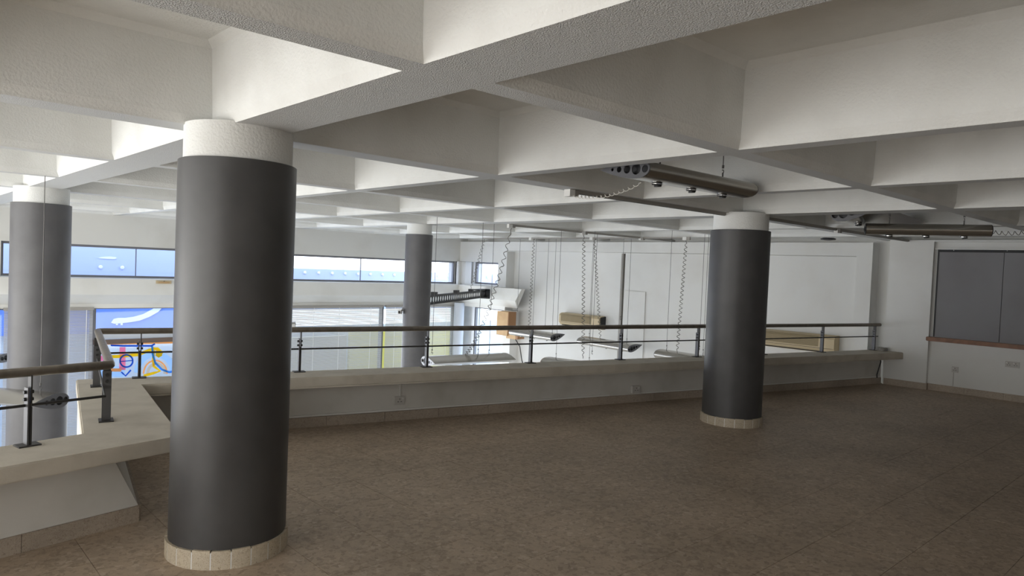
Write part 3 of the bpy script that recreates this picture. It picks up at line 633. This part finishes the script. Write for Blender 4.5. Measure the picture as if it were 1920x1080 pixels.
# air conditioners
def aircon(u0, u1, z0, z1, label, v=12.14, dep=0.21, cover=True):
    t = thing('air_conditioner', label, 'air conditioner', vu(v, (u0 + u1) / 2, z0), 'air conditioners on the big white wall'); inv = Matrix.Translation(-t.location)
    def par(o): o.parent = t; o.matrix_parent_inverse = inv; return o
    def f(x, y, z): return vu(v - y, u1 - x * (u1 - u0), z0 + z * (z1 - z0))      # x 0..1 from left (large u) to right
    prof = [(0, 1), (dep * .55, 1), (dep * .85, .93), (dep, .80), (dep, .30), (dep * .72, .08), (dep * .4, 0), (0, 0)]
    bm = bmesh.new(); L = [bm.verts.new(f(0.0, y, z)) for y, z in prof]; R = [bm.verts.new(f(1.0, y, z)) for y, z in prof]
    n = len(prof)
    for i in range(n): bm.faces.new((L[i], L[(i + 1) % n], R[(i + 1) % n], R[i]))
    bm.faces.new(L[::-1]); bm.faces.new(R); bmesh.ops.recalc_face_normals(bm, faces=bm.faces); par(obj('casing', bm, M['beige']))
    W = u1 - u0
    for k in range(14):
        zz = .36 + k * .042; bm = bmesh.new(); hexa(bm, [f(.05, dep, zz), f(.80, dep, zz), f(.80, dep + .006, zz + .004), f(.05, dep + .006, zz + .004), f(.05, dep, zz + .034), f(.80, dep, zz + .034), f(.80, dep + .003, zz + .03), f(.05, dep + .003, zz + .03)]); par(obj('grille_slat', bm, M['grille']))
    bm = bmesh.new(); hexa(bm, [f(.03, dep * .985, .27), f(.99, dep * .985, .27), f(.99, dep * 1.01, .27), f(.03, dep * 1.01, .27), f(.03, dep * .985, .285), f(.99, dep * .985, .285), f(.99, dep * 1.01, .285), f(.03, dep * 1.01, .285)]); par(obj('louvre_line', bm, M['brown']))
    bm = bmesh.new(); hexa(bm, [f(.05, dep * .75, .045), f(.82, dep * .75, .045), f(.82, dep * .80, .085), f(.05, dep * .80, .085), f(.05, dep * .74, .05), f(.82, dep * .74, .05), f(.82, dep * .79, .1), f(.05, dep * .79, .1)]); par(obj('air_slot', bm, M['hole']))
    if not cover: return
    bm = bmesh.new(); hexa(bm, [f(1.0, 0, .02), f(1.018, 0, .02), f(1.018, dep * .8, .05), f(1.0, dep * .8, .05), f(1.0, 0, .98), f(1.018, 0, .98), f(1.018, dep * .8, .9), f(1.0, dep * .8, .9)]); par(obj('end_cover', bm, M['black']))
aircon(10.25, 11.50, 0.30, 0.605, 'beige wall air conditioner left of the tall grey shadow strip', v=12.38)
aircon(4.92, 6.25, 0.395, 0.705, 'beige wall air conditioner seen through the railing right of the near column', v=12.14, cover=False)
# tan plywood box at the door
bx = thing('plywood_box', 'tan plywood box fixed to the wall beside the glazed door', 'box', vu(12.1, 13.1, -.1)); binv = Matrix.Translation(-bx.location)
for nm, d, mm in (('body', (11.86, 12.10, 12.97, 13.385, -0.10, 0.505), 'ply'), ('side_board', (11.86, 12.12, 12.94, 12.97, -0.02, 0.51), 'plyd'), ('bottom_arm', (11.9, 12.12, 12.70, 13.05, -0.16, -0.05), 'ply'), ('arm_end', (11.9, 12.13, 12.62, 12.70, -0.15, -0.07), 'plyd')):
    o = addp(nm, vu, d, M[mm], None, 0.004); o.parent = bx; o.matrix_parent_inverse = binv
bm = bmesh.new(); tube(bm, [vu(12.11, 12.95, -.16), vu(12.11, 12.75, -.35), vu(12.11, 12.65, -.7), vu(12.11, 12.45, -1.0), vu(12.11, 12.2, -1.3)], 0.012, 6); tag(autosmooth(obj('drooping_cable', bm, M['black'], origin=vu(12.1, 12.95, -.16))), 'thin dark cable drooping down the wall below the plywood box', 'cable')
# emergency light, sensor, ceiling disc
el = thing('emergency_light', 'small aged beige emergency light under the clerestory', 'light', vu(4.3, 14.95, 1.03)); einv = Matrix.Translation(-el.location)
for nm, d, mm in (('body', (4.20, 4.48, 14.91, 14.95, 1.025, 1.085), 'beige'), ('lens', (4.24, 4.44, 14.895, 14.91, 1.035, 1.062), 'ply'), ('knob', (4.33, 4.345, 14.885, 14.91, 1.068, 1.08), 'black')):
    o = addp(nm, vu, d, M[mm], None, 0.003); o.parent = el; o.matrix_parent_inverse = einv
cm = thing('security_camera', 'small white camera on the side of the slim far column', 'camera', vu(7.0, 10.55, .75)); cinv = Matrix.Translation(-cm.location)
base = _R @ Vector((-1.93, 12.4, .78))
xyz = lambda x, y, z: base + _R @ Vector((x, y, z))
for nm, d, mm in (('body', (-.06, 0.0, -.12, .02, -.045, .03), 'white'), ('bracket', (-.005, .04, -.02, .02, .0, .06), 'frame'), ('lens', (-.05, -.01, -.13, -.12, -.035, .01), 'black')):
    o = addp(nm, xyz, d, M[mm], None, 0.004); o.parent = cm; o.matrix_parent_inverse = cinv
bm = bmesh.new(); c = vu(11.55, 4.95); lathe(bm, c.x, c.y, [(0.09, ZR + .0), (0.12, ZR - .012), (0.11, ZR - .03), (0.04, ZR - .04)][::-1], 24); tag(autosmooth(obj('ceiling_speaker', bm, M['black'], origin=(c.x, c.y, ZR - .04))), 'round black disc under the ceiling above the big white wall', 'speaker')

# ------------------------------------------------------------------ track rails and their boxes
def rail_track(name, p0, p1, z, label):
    t = thing(name, label, 'track', vu(*p0, z)); inv = Matrix.Translation(-t.location)
    p0 = Vector(p0); p1 = Vector(p1); d = (p1 - p0).normalized(); n = Vector((-d.y, d.x))
    def f(x, y, zz): q = p0 + d * x + n * y; return vu(q.x, q.y, zz)
    L = (p1 - p0).length
    for nm, dm, mm in (('rail', (0, L, -.019, .019, z - .03, z), 'track'), ('groove', (0.01, L - .01, -.006, .006, z - .033, z - .0295), 'boardtrim')):
        bm = bmesh.new(); box(bm, f, *dm); o = obj(nm, bm, M[mm]); o.parent = t; o.matrix_parent_inverse = inv
    return t, f, inv
def tbox(tr_, s, wd=.05, ln=.16, two=True):
    t, f, inv = tr_
    bm = bmesh.new(); box(bm, f, s - ln / 2, s, -wd / 2, wd / 2, ZR - .062, ZR - .002); o = obj('feed_box', bm, M['white']); o.parent = t; o.matrix_parent_inverse = inv
    if two:
        bm = bmesh.new(); box(bm, f, s, s + ln / 2.4, -wd / 2.6, wd / 2.6, ZR - .055, ZR - .002); o = obj('connector', bm, M['track']); o.parent = t; o.matrix_parent_inverse = inv
T1 = rail_track('lighting_track', (4.42, 4.13), (6.98, 4.09), ZR, 'near lighting track on the rib left of the right-hand column'); tbox(T1, .05, .07, .13)
T1b = rail_track('lighting_track', (7.47, 3.93), (12.1, 3.93), ZR, 'lighting track on the rib between the right-hand column and the right wall'); tbox(T1b, 2.0)
T2 = rail_track('lighting_track', (7.60, 8.34), (12.2, 8.36), ZR, 'lighting track crossing the ceiling towards the big white wall'); tbox(T2, .03); tbox(T2, 1.8); tbox(T2, 3.5)
T3 = rail_track('lighting_track', (11.05, 13.1), (11.12, 7.3), ZR - .0, 'far lighting track parallel to the big white wall'); tbox(T3, 1.7); tbox(T3, 3.5); tbox(T3, 5.75)

# ------------------------------------------------------------------ aerofoil luminaires
def foil(chord, thick, n=14):
    pts = []
    for k in range(n + 1):
        x = (1 - math.cos(PI * k / n)) / 2; y = 5 * thick * (0.2969 * math.sqrt(x) - 0.1260 * x - 0.3516 * x * x + 0.2843 * x ** 3 - 0.1036 * x ** 4); pts.append((x * chord, y * chord))
    return pts + [(x, -y) for x, y in pts[-2:0:-1]]
def circ(cx, cy, r, n=14): return [(cx + r * math.cos(2 * PI * k / n), cy + r * math.sin(2 * PI * k / n)) for k in range(n)]
def luminaire(nl, nr, side, tilt, chord, label, capm='cap', heads=3, wires=(), cord=None, thick=.34, group='aerofoil suspended luminaires', wtop=ZR + DEP):
    """nl, nr: left and right ends of the round nose; side +1/-1 picks where the tail points"""
    nl, nr = Vector(nl), Vector(nr); ax = (nr - nl); L = ax.length; ax.normalize(); hz = Vector((0, 0, 1)).cross(ax).normalized() * side
    up = ax.cross(hz).normalized(); up = up if up.z > 0 else -up
    ch = hz * math.cos(tilt) + up * math.sin(tilt); tn = up * math.cos(tilt) - hz * math.sin(tilt)
    t = thing('suspended_luminaire', label, 'light', (nl + nr) / 2, group); inv = Matrix.Translation(-t.location)
    def par(o): o.parent = t; o.matrix_parent_inverse = inv; return o
    pf_ = foil(chord, thick)
    bm = bmesh.new(); rg = [[bm.verts.new(nl + ax * s + ch * x + tn * y) for x, y in pf_] for s in (0.004, L - 0.004)]; n = len(pf_)
    for k in range(n): bm.faces.new((rg[0][k], rg[0][(k + 1) % n], rg[1][(k + 1) % n], rg[1][k]))
    bmesh.ops.recalc_face_normals(bm, faces=bm.faces); par(autosmooth(obj('body', bm, M['alu']), 50))
    T = chord * thick
    holes = [circ(chord * .09, 0, T * .20), circ(chord * .26, 0, T * .30), circ(chord * .44, 0, T * .23), circ(chord * .60, 0, T * .16), circ(chord * .74, 0, T * .09)]
    for s in (0.0, L):
        mtx = Matrix.Identity(4)
        for i in range(3): mtx[i][0] = ch[i]; mtx[i][1] = tn[i]; mtx[i][2] = ax[i]; mtx[i][3] = (nl + ax * s)[i]
        par(curve_plate('end_plate', [pf_] + holes, 0.008, M[capm], mtx, None))
        bm = bmesh.new(); s2 = s + (0.03 if s == 0 else -0.03); bm.faces.new([bm.verts.new(nl + ax * s2 + ch * (x * .97 + .004) + tn * y * .95) for x, y in pf_]); par(obj('hole_shade', bm, M['black']))  # black sheet painted in as the shade inside the plate holes
    for k in range(heads):
        f = (k + .5) / heads; p = nl + ax * (L * (f * .9 + .05)) + ch * chord * .33 - tn * (T * .5)
        bm = bmesh.new(); tube(bm, [p, p - tn * .014], .036, 14); tube(bm, [p - tn * .014 + ax * .01, p - tn * .026 + ax * .012], .026, 12)
        par(autosmooth(obj('lamp_head', bm, M['bolt'])))
        bm = bmesh.new(); tube(bm, [p - tn * .006, p - tn * .009], .042, 16); par(autosmooth(obj('lamp_ring', bm, M['chrome'])))
    for (f, c) in wires:
        p = nl + ax * L * f + ch * chord * c + tn * T * .42
        bm = bmesh.new(); tube(bm, [p, p + Vector((0, 0, .05))], .006, 6); tube(bm, [p + Vector((.012 * math.sin(q * .7), 0, .05 + .012 - .012 * math.cos(q * .7))) for q in range(7)], .0035, 5)
        tube(bm, [p + Vector((0, 0, .085)), p + Vector((0, 0, .11))], .009, 6); par(autosmooth(obj('hook', bm, M['wire'])))
        bm = bmesh.new(); tube(bm, [p + Vector((0, 0, .09)), Vector((p.x, p.y, wtop))], .0038, 5); par(autosmooth(obj('suspension_wire', bm, M['wire'])))
    if cord:
        par(coil(*cord))
    return t
def coil(p0, p1, sag, rad, pitch, wire_r, m, amp=1.0):
    p0, p1 = Vector(p0), Vector(p1); d = p1 - p0; L = d.length; n = int(L / pitch); seg = 8; pts = []
    e1 = d.orthogonal().normalized(); e2 = d.normalized().cross(e1)
    for k in range(n * seg + 1):
        t = k / (n * seg); c = p0 + d * t + Vector((0, 0, -sag * 4 * t * (1 - t))); a = 2 * PI * k / seg; s = min(1, t * 14, (1 - t) * 14)
        pts.append(c + (e1 * math.cos(a) + e2 * math.sin(a)) * rad * s)
    bm = bmesh.new(); tube(bm, pts, wire_r, 4); return autosmooth(obj('coiled_cord', bm, M[m]), 80)
def at(x, y, dep):
    d = FW + RT * ((x - 960) / 1311.9) - UP * ((y - 540) / 1311.9); p = d * dep; return Vector((p.x, p.y, p.z + EYE))
DR = Vector((FW.x, FW.y, 0)).normalized()
# near pair under the ribs
l1a = at(1219, 316, 4.62); l1b = l1a + (V * 0.985 + U * (-.03)).normalized() * 1.36; l1b.z = l1a.z - .0
luminaire(l1a, l1b, 1, math.radians(3), 0.44, 'large aerofoil luminaire tucked under the near ribs, above the handrail', 'cap', 3, ((.80, .35), (.22, .35)), (vu(4.44, 4.10, ZR - .055), l1a + U * .16 + V * .12 + Vector((0, 0, -.07)), .05, .012, .075, .003, 'cordw'), wtop=ZR + DEP, thick=.29)
l2a = at(1558, 405, 7.6); l2b = at(1652, 430, 8.7)
luminaire(l2a, l2b, -1, math.radians(10), 0.50, 'aerofoil luminaire seen from below, tail to the right, beyond the right-hand column', 'cap', 3, ((.9, .3), (.1, .3)), wtop=ZR + DEP)
l3a = at(1624, 431, 7.55); l3b = at(1862, 431, 7.1); l3a.z = l3b.z = (l3a.z + l3b.z) / 2 + .0
luminaire(l3a, l3b, 1, math.radians(4), 0.36, 'long dark aerofoil luminaire lying crosswise near the right wall', 'black', 3, ((.2, .4), (.8, .4)), (vu(8.5, 1.35, ZR - .02), l3b + U * .06 + V * .1, .06, .02, .055, .0035, 'cord'), wtop=ZR + DEP)
# luminaires hung low over the shop
A0 = at(954, 621, 16.4); A1 = at(1032, 635.5, 15.35); A0.z = A1.z
luminaire(A0, A1, 1, math.radians(11), 0.46, 'aerofoil luminaire hanging in front of the plywood box', 'cap', 3, ((.42, .5), (.93, .35)), (vu(11.13, 11.40, ZR - .05), A0.lerp(A1, .5) + DR * .15 + Vector((0, 0, .1)), 0, .028, .08, .006, 'cord'))
B0 = at(1081, 642, 15.0); B1 = at(1177, 656.5, 13.8); B0.z = B1.z
luminaire(B0, B1, 1, math.radians(13), 0.42, 'aerofoil luminaire hanging in front of the grey shadow strip, second of the row', 'cap', 3, ((.15, .4), (.88, .4)), (vu(11.13, 9.60, ZR - .05), B0.lerp(B1, .5) + DR * .15 + Vector((0, 0, .1)), 0, .026, .08, .006, 'cord'))
C0 = at(1226, 665, 13.0); C1 = C0 + (B1 - B0).normalized() * 1.5
luminaire(C0, C1, 1, math.radians(6), 0.48, 'aerofoil luminaire half hidden by the right-hand column', 'cap', 2, ((.12, .3), (.62, .5)), (vu(11.13, 7.37, ZR - .05), C0.lerp(C1, .4) + DR * .2 + Vector((0, 0, .08)), 0, .026, .08, .006, 'cord'))
D0 = at(790, 675, 10.9); RH = Vector((RT.x, RT.y, 0)).normalized(); D1 = D0 + (RH * .82 + DR * .57) * 1.5
luminaire(D0, D1, -1, math.radians(0), 0.44, 'brown-topped aerofoil luminaire with pale holed end plate, beside the slim column', 'capl', 0, ((.60, .5),), (vu(7.63, 8.34, ZR - .05), at(871, 667, 11.2), 0.35, .028, .085, .006, 'cord'))
luminaire(at(1013, 681, 12.9), at(1110, 694, 12.2), 1, math.radians(12), 0.40, 'aerofoil luminaire mostly hidden below the ledge, left of the grey shadow strip', 'plyd', 0, ((.22, .4), (.86, .4)), (vu(9.40, 8.36, ZR - .05), at(1093, 672, 12.4), 0, .026, .08, .006, 'cord'))
F1 = at(129, 748, 6.95); F0 = F1 + _R @ Vector((-1.35, .25, 0))
luminaire(F0, F1, -1, math.radians(2), 0.44, 'cream aerofoil luminaire with dark holed end plate at the left, behind the near railing', 'cap', 1, ((.90, .45), (.15, .45)))
luminaire(at(-95, 672, 11.4), at(22, 668, 11.2), -1, math.radians(-6), 0.40, 'aerofoil luminaire at the left edge, cut off by the far left column', 'cap', 1, ((.15, .4),))
luminaire(at(455, 611, 12.3), at(552, 610, 12.6), -1, math.radians(8), 0.40, 'pale aerofoil luminaire poking out from behind the big column', 'cap', 1, ((.3, .4),))
# free hanging wires
def hang(px, py, dep, label, group='hanging suspension wires'):
    p = at(px, py, dep); t = thing('hanging_wire', label, 'wire', p, group); inv = Matrix.Translation(-t.location)
    bm = bmesh.new(); tube(bm, [p + Vector((0, 0, .06)), Vector((p.x, p.y, ZR + DEP))], .0038, 5); o = autosmooth(obj('wire', bm, M['wire'])); o.parent = t; o.matrix_parent_inverse = inv
    bm = bmesh.new(); tube(bm, [p + Vector((.014 * math.sin(q * .75), 0, .014 - .014 * math.cos(q * .75))) for q in range(7)] + [p + Vector((0, 0, .06))], .0042, 5); tube(bm, [p + Vector((0, 0, .055)), p + Vector((0, 0, .075))], .011, 6); o = autosmooth(obj('hook', bm, M['wire'])); o.parent = t; o.matrix_parent_inverse = inv
hang(810, 664, 10.5, 'free hanging wire with hook just right of the slim column')
hang(917, 664, 11.6, 'free hanging wire with hook in front of the glazed door')
hang(970, 584, 17.0, 'free hanging wire ending at the top of the plywood box')
hang(1022, 616, 15.8, 'free hanging wire left of the beige air conditioner')
hang(1110, 665, 13.0, 'free hanging wire with black hook below the railing rod, left of the grey shadow strip')
hang(1163, 600, 14.6, 'free hanging wire in front of the tall grey shadow strip')
hang(1311, 656, 12.7, 'free hanging wire with hook just left of the right-hand column')

# ------------------------------------------------------------------ perforated gantry beam
g0 = at(811, 563.5, 14.0); g1 = at(910, 549, 18.1); zc = (g0.z + g1.z) / 2; g0.z = zc; g1.z = zc
gx = (g1 - g0).normalized(); ext = 1.15; g0 = g0 - gx * ext; L = (g1 - g0).length; gs = Vector((0, 0, 1)).cross(gx).normalized()
gt = thing('gantry_beam', 'black perforated steel beam reaching from the bulkhead to the slim column', 'beam', g0); ginv = Matrix.Translation(-gt.location)
def gf(x, y, z): return g0 + gx * x + gs * y + Vector((0, 0, z))
loops = [[(0, -.085), (L, -.085), (L, .085), (0, .085)]]
k = 0.12
while k < L - .1: loops.append([(k + .055 * math.cos(2 * PI * q / 16), .058 * math.sin(2 * PI * q / 16)) for q in range(16)]); k += 0.155
mtx = Matrix.Identity(4)
for i in range(3): mtx[i][0] = gx[i]; mtx[i][1] = (0, 0, 1)[i]; mtx[i][2] = gs[i]; mtx[i][3] = g0[i]
o = curve_plate('web', loops, .012, M['black'], mtx, None); o.parent = gt; o.matrix_parent_inverse = ginv
for nm, d in (('flange', (0, L, -.045, .045, .08, .095)), ('flange', (0, L, -.045, .045, -.095, -.08)), ('end_bracket', (L - .02, L + .03, -.13, .13, -.13, .12)), ('clamp', (ext + .02, ext + .16, -.05, .05, .095, .15)), ('clamp', (ext + 1.55, ext + 1.69, -.05, .05, .095, .15)), ('clamp', (ext + 2.75, ext + 2.89, -.05, .05, .095, .15)), ('clamp', (L - .7, L - .1, -.03, .12, .095, .125))):
    bm = bmesh.new(); box(bm, gf, *d); o = obj(nm, bm, M['black']); o.parent = gt; o.matrix_parent_inverse = ginv
o = coil(vu(11.06, 13.05, ZR - .04), g0 + gx * (ext + 2.8) + Vector((0, 0, .15)), 0, .028, .085, .006, 'cord'); o.parent = gt; o.matrix_parent_inverse = ginv
